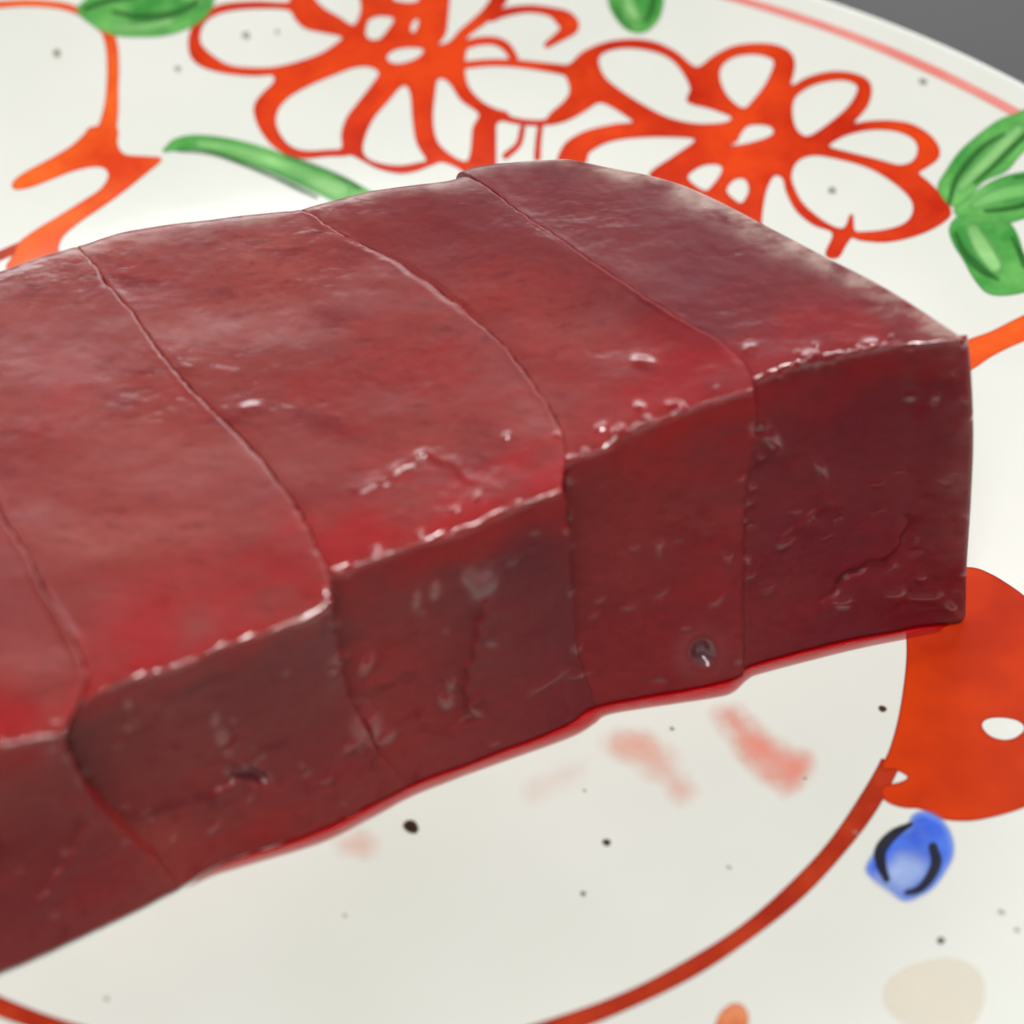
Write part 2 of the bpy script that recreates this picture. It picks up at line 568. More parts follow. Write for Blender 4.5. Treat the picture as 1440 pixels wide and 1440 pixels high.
def ring(name, radius, width, mat, wob=None, gap=None, lift=0.03, gap2=None):
    t = np.linspace(0, 2 * np.pi, 1440, endpoint=False)
    rad = radius + 0.12 * np.sin(3 * t + 1) + 0.08 * np.sin(7 * t)
    if wob is not None:
        # smooth enough for one brush turn
        rad = np.interp(t, wob[0], wob[1], period=2 * np.pi)
        for _ in range(4):
            rad = np.convolve(np.concatenate([rad[-40:], rad, rad[:40]]), np.ones(81) / 81, 'valid')
    w = width * (1 + 0.10 * np.sin(2.3 * t + .4) + 0.06 * np.sin(9 * t) + 0.04 * np.sin(31 * t))
    keep = np.ones(len(t), bool)
    if gap:
        keep = ~((t > gap[0]) & (t < gap[1]))
    if gap2:
        keep &= t > gap2
    cols = np.linspace(-1, 1, 9)
    R = rad[:, None] + 0.5 * w[:, None] * cols
    P = plate_pt(PC[0] + R * np.cos(t)[:, None], PC[1] + R * np.sin(t)[:, None], lift)
    idx = np.arange(len(t) * 9).reshape(-1, 9)
    nx = np.roll(idx, -1, 0)
    k = keep & np.roll(keep, -1)
    F = np.stack([idx[:, :-1], idx[:, 1:], nx[:, 1:], nx[:, :-1]], -1)[k].reshape(-1, 4)
    inset = ((1 - np.abs(cols))[None] * w[:, None] * 0.5 * 14).reshape(-1) - 0.8
    return mesh_obj(name, P.reshape(-1, 3), F, mat, plate, {'inset': inset})


# well ring: hand painted, so its radius wanders
_wp = np.array([(0, 1420), (75, 1436), (852, 1421), (900, 1396), (980, 1360), (1050, 1311), (1125, 1249), (1162, 1212), (1200, 1162), (1234, 1106), (1252, 1070), (10, 348)], float)
_w3 = unproject(_wp[:, 0], _wp[:, 1], 0.0)[:, :2] - PC
_wt, _wr = np.arctan2(_w3[:, 1], _w3[:, 0]) % (2 * np.pi), np.hypot(_w3[:, 0], _w3[:, 1])
_tt = np.concatenate([_wt, np.radians([20, 60, 90, 165, 190, 215])])
_rr = np.concatenate([_wr, [60, 60, 60, 61, 60.5, 60]])
_o = np.argsort(_tt)
_gap0 = float(_wt[10])
_ge = unproject(70, 348, 0.0)[:2] - PC
_gap1 = float(math.atan2(_ge[1], _ge[0]))
ring('well_line', 60.0, 1.75, M_RING, wob=(_tt[_o], _rr[_o]), lift=0.022, gap=(_gap0, 2 * np.pi - 1e-3), gap2=_gap1)
ring('rim_line', 103.4, 1.15, M_RIMLINE)

Z1 = dict(k=2.0, off=(0, 0))
Z2 = dict(k=2.0, off=(720, 0))
Z3 = dict(k=3.6, off=(250, 0))
Z4 = dict(k=3.6, off=(600, 0))
Z48 = dict(k=4.8, off=(0, 180))
Z6 = dict(k=3.6, off=(1260, 130))
Z7 = dict(k=2.7692, off=(1180, 780))
Z8 = dict(k=2.88, off=(940, 1280))

# ---- red flower behind slices four and five
f2_out = sd_poly([(160, 185), (200, 150), (260, 124), (330, 114), (400, 122), (460, 150), (505, 187), (530, 190), (570, 160), (620, 135), (680, 126), (740, 130), (780, 150), (792, 185), (782, 245), (830, 222), (890, 206), (950, 208), (995, 225), (1008, 255), (995, 300), (955, 350), (1000, 345), (1060, 343), (1120, 352), (1170, 380), (1197, 415), (1195, 445), (1165, 468), (1140, 487), (1170, 515), (1210, 555), (1230, 590), (1225, 612), (1180, 642), (1120, 665), (1050, 678), (980, 673), (955, 665), (935, 690), (915, 722), (885, 715), (905, 655), (850, 630), (803, 592), (775, 540), (764, 500), (735, 492), (712, 535), (700, 600), (690, 700), (640, 700), (560, 640), (470, 540), (395, 500), (400, 480), (460, 440), (520, 392), (440, 382), (340, 385), (270, 397), (215, 427), (200, 460), (135, 460), (140, 425), (165, 395), (215, 370), (290, 353), (345, 346), (320, 322), (270, 292), (240, 287), (200, 312), (150, 338), (100, 348), (110, 322), (150, 287), (166, 255), (155, 215), (130, 197), (110, 186)], **Z2)
f2_holes = [sd_poly(h, **Z2) for h in (
    [(240, 165), (270, 140), (330, 132), (400, 142), (450, 165), (485, 205), (505, 250), (497, 285), (560, 303), (620, 328), (600, 348), (520, 352), (440, 335), (370, 300), (300, 255), (255, 215)],
    [(580, 215), (590, 180), (630, 155), (690, 150), (735, 165), (738, 190), (715, 240), (680, 285), (655, 308), (625, 295), (595, 260)],
    [(785, 300), (800, 265), (850, 235), (920, 222), (965, 232), (975, 255), (950, 300), (900, 345), (840, 385), (810, 380), (790, 350)],
    [(890, 405), (940, 377), (1010, 362), (1080, 366), (1130, 388), (1145, 420), (1130, 455), (1090, 468), (1030, 453), (950, 433), (895, 418)],
    [(782, 495), (800, 452), (850, 434), (930, 447), (1010, 472), (1080, 515), (1125, 560), (1130, 600), (1105, 632), (1050, 650), (985, 656), (960, 650), (955, 605), (940, 640), (915, 645), (870, 622), (820, 580), (795, 540)],
    [(640, 375), (665, 350), (720, 350), (740, 370), (720, 390), (650, 410), (600, 412), (630, 395)],
    [(490, 500), (530, 465), (580, 460), (595, 480), (570, 520), (540, 540)],
    [(600, 540), (620, 505), (655, 500), (670, 530), (660, 560), (640, 575)])]
f2 = decal('flower', cut(f2_out, *f2_holes), M_RED, grow=2.0)
f2['label'] = 'red flower beside the right green leaves'

# ---- red flower at the top edge of the picture
f1_out = sd_poly([(60, 230), (70, 160), (110, 95), (180, 45), (260, 22), (400, 13), (560, 18), (575, -20), (590, -100), (660, -170), (780, -190), (900, -150), (940, -100), (1000, -190), (1120, -240), (1250, -210), (1340, -130), (1400, -150), (1480, -175), (1580, -150), (1640, -60), (1660, 0), (1620, 50), (1560, 110), (1490, 160), (1450, 200), (1442, 260), (1445, 340), (1465, 440), (1530, 515), (1600, 555), (1665, 575), (1660, 600), (1610, 622), (1605, 700), (1605, 830), (1600, 900), (1490, 900), (1430, 850), (1340, 815), (1280, 833), (1200, 862), (1120, 872), (1020, 850), (950, 815), (880, 780), (840, 785), (750, 787), (650, 797), (560, 780), (480, 730), (420, 650), (392, 570), (400, 520), (440, 470), (490, 420), (485, 376), (400, 379), (300, 373), (200, 357), (120, 330), (75, 290)], **Z3)
f1_holes = [sd_poly(h, **Z3) for h in (
    [(105, 200), (120, 130), (170, 80), (260, 50), (400, 38), (560, 45), (600, 95), (650, 140), (740, 160), (840, 185), (800, 230), (720, 280), (600, 322), (480, 348), (360, 350), (260, 337), (190, 300), (130, 250)],
    [(690, 0), (740, 50), (810, 90), (890, 135), (930, 70), (930, 0), (900, -60), (840, -120), (760, -140), (690, -120), (670, -50)],
    [(490, 600), (510, 540), (570, 480), (680, 420), (800, 370), (900, 335), (980, 335), (1025, 370), (990, 430), (920, 520), (860, 600), (835, 680), (835, 755), (760, 766), (640, 770), (560, 740), (505, 670)],
    [(1160, 430), (1120, 440), (1060, 510), (990, 590), (945, 680), (930, 760), (960, 810), (1040, 838), (1130, 845), (1220, 830), (1265, 812), (1215, 720), (1195, 600), (1185, 480)],
    [(1310, 400), (1295, 480), (1285, 600), (1300, 700), (1340, 760), (1420, 815), (1470, 820), (1490, 760), (1500, 650), (1530, 575), (1440, 505), (1390, 430), (1350, 395)],
    [(945, 150), (965, 95), (1030, 75), (1100, 90), (1080, 140), (1030, 200), (985, 210), (950, 190)],
    [(1050, 290), (1090, 250), (1170, 235), (1250, 245), (1230, 290), (1150, 325), (1080, 325)],
    [(1170, 150), (1190, 100), (1225, 90), (1220, 140), (1195, 175)],
    [(1080, 0), (1120, 15), (1190, 20), (1230, 0), (1200, -40), (1110, -40)],
    [(1370, 0), (1360, 100), (1350, 170), (1310, 235), (1380, 215), (1430, 160), (1500, 100), (1560, 40), (1600, -40), (1560, -120), (1450, -135), (1380, -80)])]
f1_str = [sd_stroke(s, **Z4) for s in (
    [(330, 90, 14), (390, 65, 15), (480, 48, 13), (560, 48, 13), (640, 65, 18), (700, 100, 38), (730, 135, 33), (680, 180, 20), (610, 228, 9)],
    [(190, 230, 15), (260, 210, 14), (340, 208, 14), (400, 235, 16), (440, 290, 14)],
    [(190, 330, 12), (320, 318, 11), (450, 322, 12), (600, 340, 15), (720, 358, 20), (780, 365, 24)],
    [(170, 250, 26), (172, 330, 12), (180, 420, 12), (230, 500, 12), (300, 560, 10), (400, 600, 9), (520, 622, 8), (620, 617, 8), (700, 592, 12), (750, 555, 20)],
    [(485, 650, 7), (465, 730, 8), (400, 790, 10)],
    [(575, 640, 7), (565, 720, 8), (560, 800, 10)])]
f1 = decal('flower', union(cut(f1_out, *f1_holes), *f1_str), M_RED, grow=2.0)
f1['label'] = 'red flower at the back of the plate, touching the long green leaf'

# ---- orange scroll on the left
scroll = union(sd_poly([(620, 0), (780, 0), (785, 100), (810, 160), (860, 190), (1000, 200), (1085, 213), (1000, 290), (850, 410), (700, 520), (550, 620), (430, 720), (390, 800), (370, 900), (60, 960), (100, 850), (130, 780), (250, 690), (400, 600), (560, 500), (680, 420), (735, 340), (730, 290), (690, 260), (600, 260), (480, 290), (350, 340), (220, 390), (130, 410), (90, 400), (100, 360), (180, 300), (330, 220), (480, 130), (570, 50)], **Z48),
               sd_stroke([(300, 80, 13), (314, 130, 14), (318, 190, 14), (316, 250, 14), (312, 310, 18), (300, 370, 24), (290, 400, 26)], **Z1),
               sd_stroke([(-300, 60, 9), (-150, 25, 8), (0, 13, 7), (90, 9, 7), (180, 18, 7), (240, 42, 8), (300, 85, 12)], **Z1))
decal('scroll', scroll, M_ORANGE, grow=1.5)

# ---- leaves
def leaf(shape, pale=(), dark=(), label=None, mat=M_GREEN):
    o = decal('leaf', shape, mat, lift=0.05)
    if o is None:
        return
    if label:
        o['label'] = label
    for s in pale:
        decal('leaf_wash', s, M_GREEN_L, o, lift=0.065, margin=5.5)
    for s in dark:
        decal('leaf_vein', s, M_GREEN_D, o, lift=0.08, margin=2.5)


leaf(sd_poly([(215, 30), (240, 0), (300, -50), (450, -80), (590, -40), (600, 15), (560, 65), (480, 98), (400, 105), (320, 100), (260, 72)], **Z1),
     [sd_stroke([(320, 75, 9), (400, 78, 12), (480, 62, 10)], **Z1), sd_stroke([(515, -10, 14), (560, 5, 14)], **Z1)],
     [sd_stroke([(320, 35, 5), (390, 48, 8), (460, 45, 9), (520, 28, 8), (555, 5, 6)], **Z1), sd_stroke([(240, 25, 6), (300, 5, 6), (380, -10, 6)], **Z1)])
leaf(sd_stroke([(462, 424, 5), (500, 407, 18), (560, 402, 22), (650, 418, 27), (750, 448, 30), (850, 488, 33), (950, 532, 38), (1050, 585, 38)], **Z1),
     [sd_stroke([(560, 405, 12), (650, 420, 16), (750, 450, 18), (850, 490, 20), (960, 540, 24)], **Z1)],
     [sd_stroke([(500, 425, 2), (600, 434, 4), (700, 468, 5), (800, 512, 5), (890, 556, 5)], **Z1), sd_stroke([(800, 438, 2), (880, 465, 4), (960, 500, 5), (1010, 530, 5)], **Z1)],
     label='long pale green leaf blade beside the orange scroll')
leaf(sd_poly([(930, -60), (920, 20), (960, 100), (1010, 150), (1070, 170), (1130, 150), (1180, 90), (1200, 0), (1180, -80), (1050, -120)], **Z4),
     [sd_stroke([(1010, -40, 30), (1030, 40, 34), (1060, 90, 24)], **Z4)],
     [sd_stroke([(1150, -20, 10), (1140, 50, 14), (1110, 110, 8)], **Z4), sd_stroke([(945, 20, 6), (980, 90, 8), (1030, 145, 6)], **Z4)])
leaf(sd_poly([(210, 480), (250, 400), (320, 300), (420, 210), (520, 140), (600, 110), (700, 70), (760, 120), (700, 240), (620, 330), (560, 400), (450, 450), (380, 520), (310, 580), (255, 560)], **Z6),
     [sd_stroke([(330, 480, 24), (430, 380, 30), (540, 270, 30), (620, 190, 26)], **Z6)],
     [sd_stroke([(270, 560, 8), (300, 450, 12), (370, 350, 13), (450, 270, 12), (545, 213, 7)], **Z6), sd_stroke([(400, 460, 7), (500, 370, 10), (580, 290, 12), (660, 215, 12)], **Z6)])
leaf(sd_poly([(290, 600), (360, 540), (450, 470), (560, 420), (700, 400), (850, 430), (870, 520), (780, 600), (650, 640), (560, 665), (450, 670), (360, 660)], **Z6),
     [sd_stroke([(400, 570, 22), (500, 530, 34), (620, 500, 36), (740, 490, 30)], **Z6)],
     [sd_stroke([(450, 602, 6), (560, 592, 10), (650, 572, 12), (760, 540, 12)], **Z6), sd_stroke([(600, 432, 5), (680, 425, 8), (760, 430, 8)], **Z6)])
leaf(sd_poly([(268, 690), (310, 630), (400, 620), (520, 640), (580, 665), (620, 730), (650, 820), (700, 900), (690, 990), (620, 1020), (520, 1030), (450, 1010), (390, 940), (340, 850), (290, 770)], **Z6),
     [sd_stroke([(390, 700, 34), (440, 790, 44), (500, 880, 36)], **Z6)],
     [sd_stroke([(300, 710, 5), (340, 800, 13), (420, 890, 17), (515, 950, 7)], **Z6), sd_stroke([(590, 740, 8), (625, 810, 12), (650, 880, 12)], **Z6)])

# ---- right side: red arm, big red blob, blue berry
decal('red_arm', sd_poly([(370, 1250), (480, 1210), (600, 1150), (760, 1080), (900, 1070), (900, 1190), (760, 1220), (600, 1280), (480, 1340), (390, 1400), (300, 1430), (300, 1290)], **Z6), M_ORANGE)
blob = cut(sd_poly([(330, 70), (420, 55), (520, 50), (590, 75), (650, 110), (720, 160), (860, 280), (950, 450), (960, 650), (900, 830), (810, 930), (720, 985), (600, 1022), (500, 1038), (400, 1030), (320, 992), (250, 986), (190, 966), (162, 930), (158, 845), (195, 760), (227, 650), (250, 520), (262, 400), (262, 300), (268, 180)], **Z7),
           sd_poly([(120, 862), (155, 842), (210, 838), (250, 853), (268, 870), (230, 888), (185, 897), (172, 905), (140, 915), (120, 900)], **Z7),
           sd_poly(ell(638, 676, 84, 42, 0.15), **Z7))
decal('red_blob', blob, M_BLOB)
berry = decal('berry', sd_poly([(262, 1065), (285, 1020), (330, 1003), (390, 1028), (430, 1078), (445, 1140), (432, 1200), (370, 1292), (300, 1337), (250, 1347), (200, 1312), (130, 1262), (105, 1222), (140, 1160), (200, 1090)], **Z7), M_BLUE, lift=0.05, margin=4.5, step=0.2)
decal('berry_wash', sd_poly([(190, 1210), (230, 1170), (290, 1175), (335, 1200), (335, 1250), (290, 1295), (240, 1315), (190, 1290), (150, 1255)], **Z7), M_BLUE_L, berry, lift=0.065, margin=13, step=0.2)
for s in ([(280, 1050, 7), (212, 1090, 19), (162, 1150, 23), (163, 1210, 19), (184, 1265, 13)],
          [(365, 1140, 17), (378, 1200, 20), (352, 1260, 18), (310, 1305, 14), (262, 1318, 9)]):
    decal('berry_stroke', sd_stroke(s, **Z7), M_BLACK, berry, lift=0.08, step=0.18, margin=1.5)
decal('rust_dab', sd_poly([(190, 460), (215, 410), (260, 378), (300, 385), (322, 420), (322, 470), (300, 540), (220, 560), (170, 520)], **Z8), M_DAB, step=0.2)
decal('beige_disc', sd_poly(ell(1085, 350, 215, 150), **Z8), M_BEIGE, margin=2.5)  # pale beige disc near the front right of the plate

# ---- iron specks in the glaze
for x, y, rx, ry, mt in ((578, 1163, 11, 9, M_SPECK), (853, 1185, 6, 4.5, M_SPECK), (820, 1257, 3.4, 3, M_SPECK), (1241, 997, 6, 4, M_SPECK), (1323, 1323, 5, 4.5, M_SPECK),
                         (945, 1025, 3.5, 3, M_SPECK_T), (150, 1405, 4, 3, M_SPECK_T), (1132, 1095, 2.6, 2.4, M_SPECK_T), (1203, 1171, 4, 2.4, M_SPECK_T), (1408, 1283, 5, 3, M_SPECK_T),
                         (1430, 1308, 4, 3, M_SPECK_T), (1170, 268, 6, 5, M_SPECK_T), (346, 50, 6, 5, M_SPECK_T), (80, 75, 6, 6, M_SPECK_T), (250, 97, 5, 4, M_SPECK_T),
                         (485, 1288, 3, 2.4, M_SPECK_T), (1025, 1220, 4, 2, M_SPECK_T), (1298, 115, 6, 5, M_SPECK_T), (822, 1112, 3, 2, M_SPECK_T), (390, 45, 3, 3, M_SPECK_T)):
    decal('speck', sd_poly(ell(x, y, rx, ry, 0.4, 9)), mt, lift=0.05, step=0.12, margin=1.2)


# ------------------------------------------------------------------ liver slices
BOT = np.array([(-420, 1518), (-300, 1482), (-150, 1432), (0, 1374), (100, 1330), (180, 1291), (262, 1250), (330, 1214), (450, 1174), (575, 1110), (700, 1062), (800, 1024), (846, 996), (1000, 968), (1045, 955), (1062, 940), (1200, 904), (1362, 876)], float)
BOTS = spline(BOT, sub=10)


def bottom(x0, x1):
    c = BOTS[(BOTS[:, 0] > x0 + 3) & (BOTS[:, 0] < x1 - 3)]
    y = lambda x: np.interp(x, BOTS[:, 0], BOTS[:, 1])
    return np.concatenate([[(x0, y(x0))], c, [(x1, y(x1))]])


CUT12_T = [(118, 940), (98, 892), (62, 830), (0, 712), (-80, 575), (-180, 432)]      # top of a cut, front to back
CUT23_T = [(462, 800), (440, 750), (400, 690), (345, 622), (260, 540), (200, 460), (150, 395), (100, 343)]
CUT34_T = [(795, 645), (788, 610), (770, 570), (740, 525), (700, 478), (640, 425), (560, 370), (480, 330), (410, 294)]
CUT45_T = [(1040, 500), (970, 455), (880, 400), (800, 345), (720, 290), (640, 247)]
SLICES = [
    dict(label='leftmost liver slice, running out of the picture on the left',
         h=(22.6, 23.4, 25.4, 26.4),
         LF=[(-262, 1472), (-275, 1350), (-280, 1240), (-275, 1135)], RF=[(262, 1250), (200, 1196), (150, 1148), (114, 1098), (96, 1065), (88, 1030)],
         T=[(-275, 1135), (-150, 1085), (-60, 1062), (0, 1048), (45, 1038), (88, 1030)],
         LT=[(-275, 1135), (-330, 960), (-400, 740), (-470, 520)], RT=[(88, 1030), (108, 990), (120, 955)] + CUT12_T[0:],
         B=[(-470, 520), (-320, 472), (-180, 432)]),
    dict(label='broad liver slice second from the left, its front face torn by a small dark pit',
         h=(23.1, 24.6, 26.2, 27.5),
         LF=[(254, 1254), (192, 1205), (140, 1150), (100, 1090), (92, 1040), (110, 987)], RF=[(576, 1110), (550, 1076), (525, 1040), (505, 1005), (488, 965), (478, 920), (468, 870), (467, 843)],
         T=[(110, 987), (180, 955), (260, 932), (310, 908), (385, 885), (440, 866), (467, 843)],
         LT=[(110, 987)] + CUT12_T, RT=[(467, 843)] + CUT23_T,
         B=[(-180, 432), (-60, 394), (0, 374), (50, 357), (100, 343)]),
    dict(label='middle liver slice with a bright wet front edge and a flap torn on its front',
         h=(24.3, 26.8, 27.3, 29.1),
         LF=[(568, 1114), (520, 1046), (498, 1008), (480, 965), (468, 920), (460, 870), (461, 806)], RF=[(846, 996), (830, 962), (815, 918), (806, 868), (803, 800), (800, 740), (792, 690)],
         T=[(461, 806), (540, 780), (600, 760), (660, 740), (720, 712), (760, 700), (792, 690)],
         LT=[(461, 806)] + CUT23_T[1:], RT=[(792, 690)] + CUT34_T,
         B=[(100, 343), (180, 319), (300, 305), (400, 295), (410, 294)]),
    dict(label='narrow liver slice with a round dark vessel hole low on its front',
         h=(26.6, 29.6, 28.9, 30.6),
         LF=[(840, 1000), (822, 962), (806, 918), (797, 868), (794, 800), (792, 740), (792, 646)], RF=[(1046, 955), (1045, 880), (1047, 800), (1046, 720), (1052, 650), (1060, 600), (1062, 546)],
         T=[(792, 646), (850, 628), (880, 608), (920, 590), (960, 576), (1000, 562), (1062, 546)],
         LT=[(792, 646)] + CUT34_T[1:], RT=[(1062, 546)] + CUT45_T,
         B=[(410, 294), (500, 269), (600, 256), (640, 247)]),
    dict(label='rightmost end slice of liver with a pale skin along its back edge',
         h=(29.5, 31.2, 30.5, 31.6),
         LF=[(1040, 957), (1038, 880), (1040, 800), (1039, 720), (1046, 650), (1054, 600), (1060, 534)], RF=[(1362, 876), (1364, 800), (1370, 700), (1373, 620), (1370, 540), (1364, 476)],
         T=[(1060, 534), (1100, 516), (1150, 501), (1220, 488), (1300, 481), (1364, 476)],
         LT=[(1060, 534)] + CUT45_T[:-1] + [(636, 241)], RT=[(1364, 476), (1250, 402), (1150, 350), (1000, 272), (930, 247), (860, 233), (780, 228)],
         B=[(636, 241), (660, 235), (700, 231), (780, 228)]),
]

# surface relief seen in the photograph: dents (-) and beads (+): x, y, rx, ry, rotation, height mm
BUMPS = [(985, 922, 30, 32, 0, 0.18), (988, 920, 15, 17, 0, -1.1), (1084, 616, 9, 17, -.6, 0.5), (1066, 604, 10, 8, .3, -0.4),
         (905, 508, 16, 8, .3, .35), (1140, 505, 14, 12, 0, .35), (1165, 508, 8, 6, 0, .25), (1055, 490, 8, 9, 0, .3), (1225, 484, 12, 8, 0, .25), (1352, 482, 8, 8, 0, .25),
         (845, 600, 8, 5, -.5, .25), (870, 605, 10, 6, -.3, .3), (900, 572, 9, 6, .6, .28), (950, 570, 12, 6, .2, .3),
         (680, 822, 14, 20, .5, .5), (660, 812, 10, 12, 0, .3), (612, 830, 6, 12, .2, .35), (586, 843, 5, 12, .2, .3), (720, 790, 8, 4, -.4, .2),
         (515, 1022, 16, 18, .6, .55), (540, 1038, 16, 8, -.5, .4), (500, 1045, 20, 5, -.6, .3), (628, 985, 9, 10, .3, .5), (635, 962, 6, 8, .4, .35), (515, 935, 6, 16, .5, .4),
         (312, 1035, 8, 10, 0, .4), (303, 1010, 5, 9, .2, .3), (322, 1060, 6, 5, 0, .3), (185, 1020, 10, 5, -.5, .3), (180, 990, 5, 7, 0, .25), (475, 925, 12, 4, -.5, .3), (470, 945, 8, 4, -.3, .25),
         (345, 1088, 20, 8, .15, -1.0), (366, 1096, 12, 8, .2, -.7), (300, 1165, 10, 4, -.7, .25), (244, 1178, 3, 7, .2, .25), (460, 1097, 9, 4, -.5, .2),
         (770, 960, 26, 4, -.55, .3), (815, 950, 14, 3, -.2, .25), (670, 1003, 10, 4, .3, .25),
         (1300, 555, 28, 36, 0, -.5), (1345, 680, 26, 170, 0.03, .5), (1290, 700, 24, 150, 0.03, -.35), (1315, 562, 5, 8, .4, .3), (1155, 660, 6, 14, -.4, .3), (1105, 765, 12, 4, -.4, .3), (1185, 848, 12, 8, 0, .35), (1262, 838, 12, 9, 0, .4), (1296, 815, 6, 6, 0, .3),
         (1340, 860, 8, 12, -.7, .35), (1300, 843, 20, 5, 0, .25), (352, 575, 14, 8, -.3, .25), (712, 612, 4, 5, .4, .3), (589, 637, 4, 4, 0, .2), (672, 698, 4, 5, 0, .25), (640, 717, 6, 3, 0, .2),
         (928, 770, 5, 12, .1, .2), (1025, 785, 6, 6, 0, .2), (965, 882, 6, 5, 0, .25), (1008, 845, 12, 5, -.8, .25),
         (60, 880, 60, 80, 0, -.25), (640, 640, 90, 60, 0, -.4), (300, 760, 120, 80, 0, .25), (560, 430, 120, 60, 0, .3), (880, 470, 70, 40, 0, -.35)]
# torn steps: polyline, height mm of the sheet on its left-hand side, reach px
STEPS = [([(690, 822), (674, 862), (664, 905), (652, 950), (655, 985), (672, 1008)], .55, 60),
         ([(352, 1072), (318, 1100), (290, 1128)], .4, 40), ([(322, 1030), (318, 1060), (345, 1083)], .35, 40),
         ([(1274, 725), (1276, 752), (1250, 785), (1200, 800), (1150, 850)], -.4, 40), ([(1160, 690), (1140, 720), (1080, 770)], .25, 40),
         ([(1245, 775), (1180, 830), (1140, 870)], .25, 30), ([(510, 980), (560, 948), (600, 940)], .25, 30),
         ([(160, 1060), (200, 1020), (230, 1010)], .25, 30), ([(60, 1120), (120, 1150), (80, 1230), (30, 1300)], .3, 40),
         ([(470, 700), (540, 680), (600, 640), (680, 690)], .16, 40), ([(640, 800), (760, 770)], .15, 40)]


_br = np.random.default_rng(21)
for _edge, _n, _sc in (([(800, 640), (850, 622), (920, 588), (1062, 545)], 10, 9), ([(1066, 528), (1150, 500), (1300, 481)], 12, 9), ([(470, 803), (660, 738), (790, 690)], 6, 7),
                       ([(795, 610), (798, 700), (803, 800)], 9, 6), ([(466, 815), (470, 880), (490, 970), (520, 1035)], 9, 7), ([(118, 990), (90, 1030), (120, 1100)], 6, 7),
                       ([(1055, 580), (1050, 700), (1046, 900)], 6, 8), ([(1340, 500), (1362, 700), (1350, 850)], 6, 12)):
    _c = resample(spline(_edge), 60)
    for _i in _br.integers(0, 60, _n):
        BUMPS.append((_c[_i, 0] + _br.normal() * _sc, _c[_i, 1] + _br.normal() * _sc, _br.uniform(3.5, 8), _br.uniform(3, 5), _br.uniform(-.8, .8), _br.uniform(.12, .3)))
for _ in range(70):                                                             # loose wet nicks over the front faces
    _x = _br.uniform(20, 1340)
    _y = np.interp(_x, [0, 1340], [1200, 690]) + _br.normal() * 90
    BUMPS.append((_x, _y, _br.uniform(3.5, 10), _br.uniform(3, 4.5), _br.uniform(-1.0, .2), _br.choice([-1, 1]) * _br.uniform(.1, .25)))


def relief(px, py, beads=False):
    d = np.zeros(px.shape)
    for x, y, rx, ry, r, a in BUMPS:
        if beads and max(rx, ry) > 34:
            continue
        k = (np.abs(px - x) < 3 * max(rx, ry)) & (np.abs(py - y) < 3 * max(rx, ry))
        if not k.any():
            continue
        dx, dy = px[k] - x, py[k] - y
        c, s = math.cos(r), math.sin(r)
        u, v_ = (c * dx + s * dy) / rx, (-s * dx + c * dy) / ry
        d[k] += a * (0.75 if a > 0 else 1.0) * np.exp(-(u * u + v_ * v_) ** 1.3)
    for pts, a, reach in ([] if beads else STEPS):
        a *= 1.6
        p = spline(pts, sub=5)
        k = (px > p[:, 0].min() - reach) & (px < p[:, 0].max() + reach) & (py > p[:, 1].min() - reach) & (py < p[:, 1].max() + reach)
        if not k.any():
            continue
        X, Y = px[k] + 3 * np.sin(py[k] * .21), py[k] + 3 * np.sin(px[k] * .17)
        best, sg, al = np.full(X.shape, 1e9), np.zeros(X.shape), np.zeros(X.shape)
        n = len(p) - 1
        for i, ((x0, y0), (x1, y1)) in enumerate(zip(p[:-1], p[1:])):
            dx, dy = x1 - x0, y1 - y0
            tr = ((X - x0) * dx + (Y - y0) * dy) / (dx * dx + dy * dy + 1e-9)
            t = np.clip(tr, 0, 1)
            dd = np.hypot(X - x0 - t * dx, Y - y0 - t * dy)
            b = dd < best
            best = np.where(b, dd, best)
            sg = np.where(b, (X - x0) * dy - (Y - y0) * dx, sg)
            al = np.where(b, (i + t) / n, al)
        side = 1 / (1 + np.exp(-np.sign(sg) * best / 1.6))
        d[k] += a * side * np.exp(-best / (4.0 if beads else reach * .35)) * np.clip(np.minimum(al, 1 - al) * 6, 0, 1)
    return d


RES = 0.19
MEAT = []


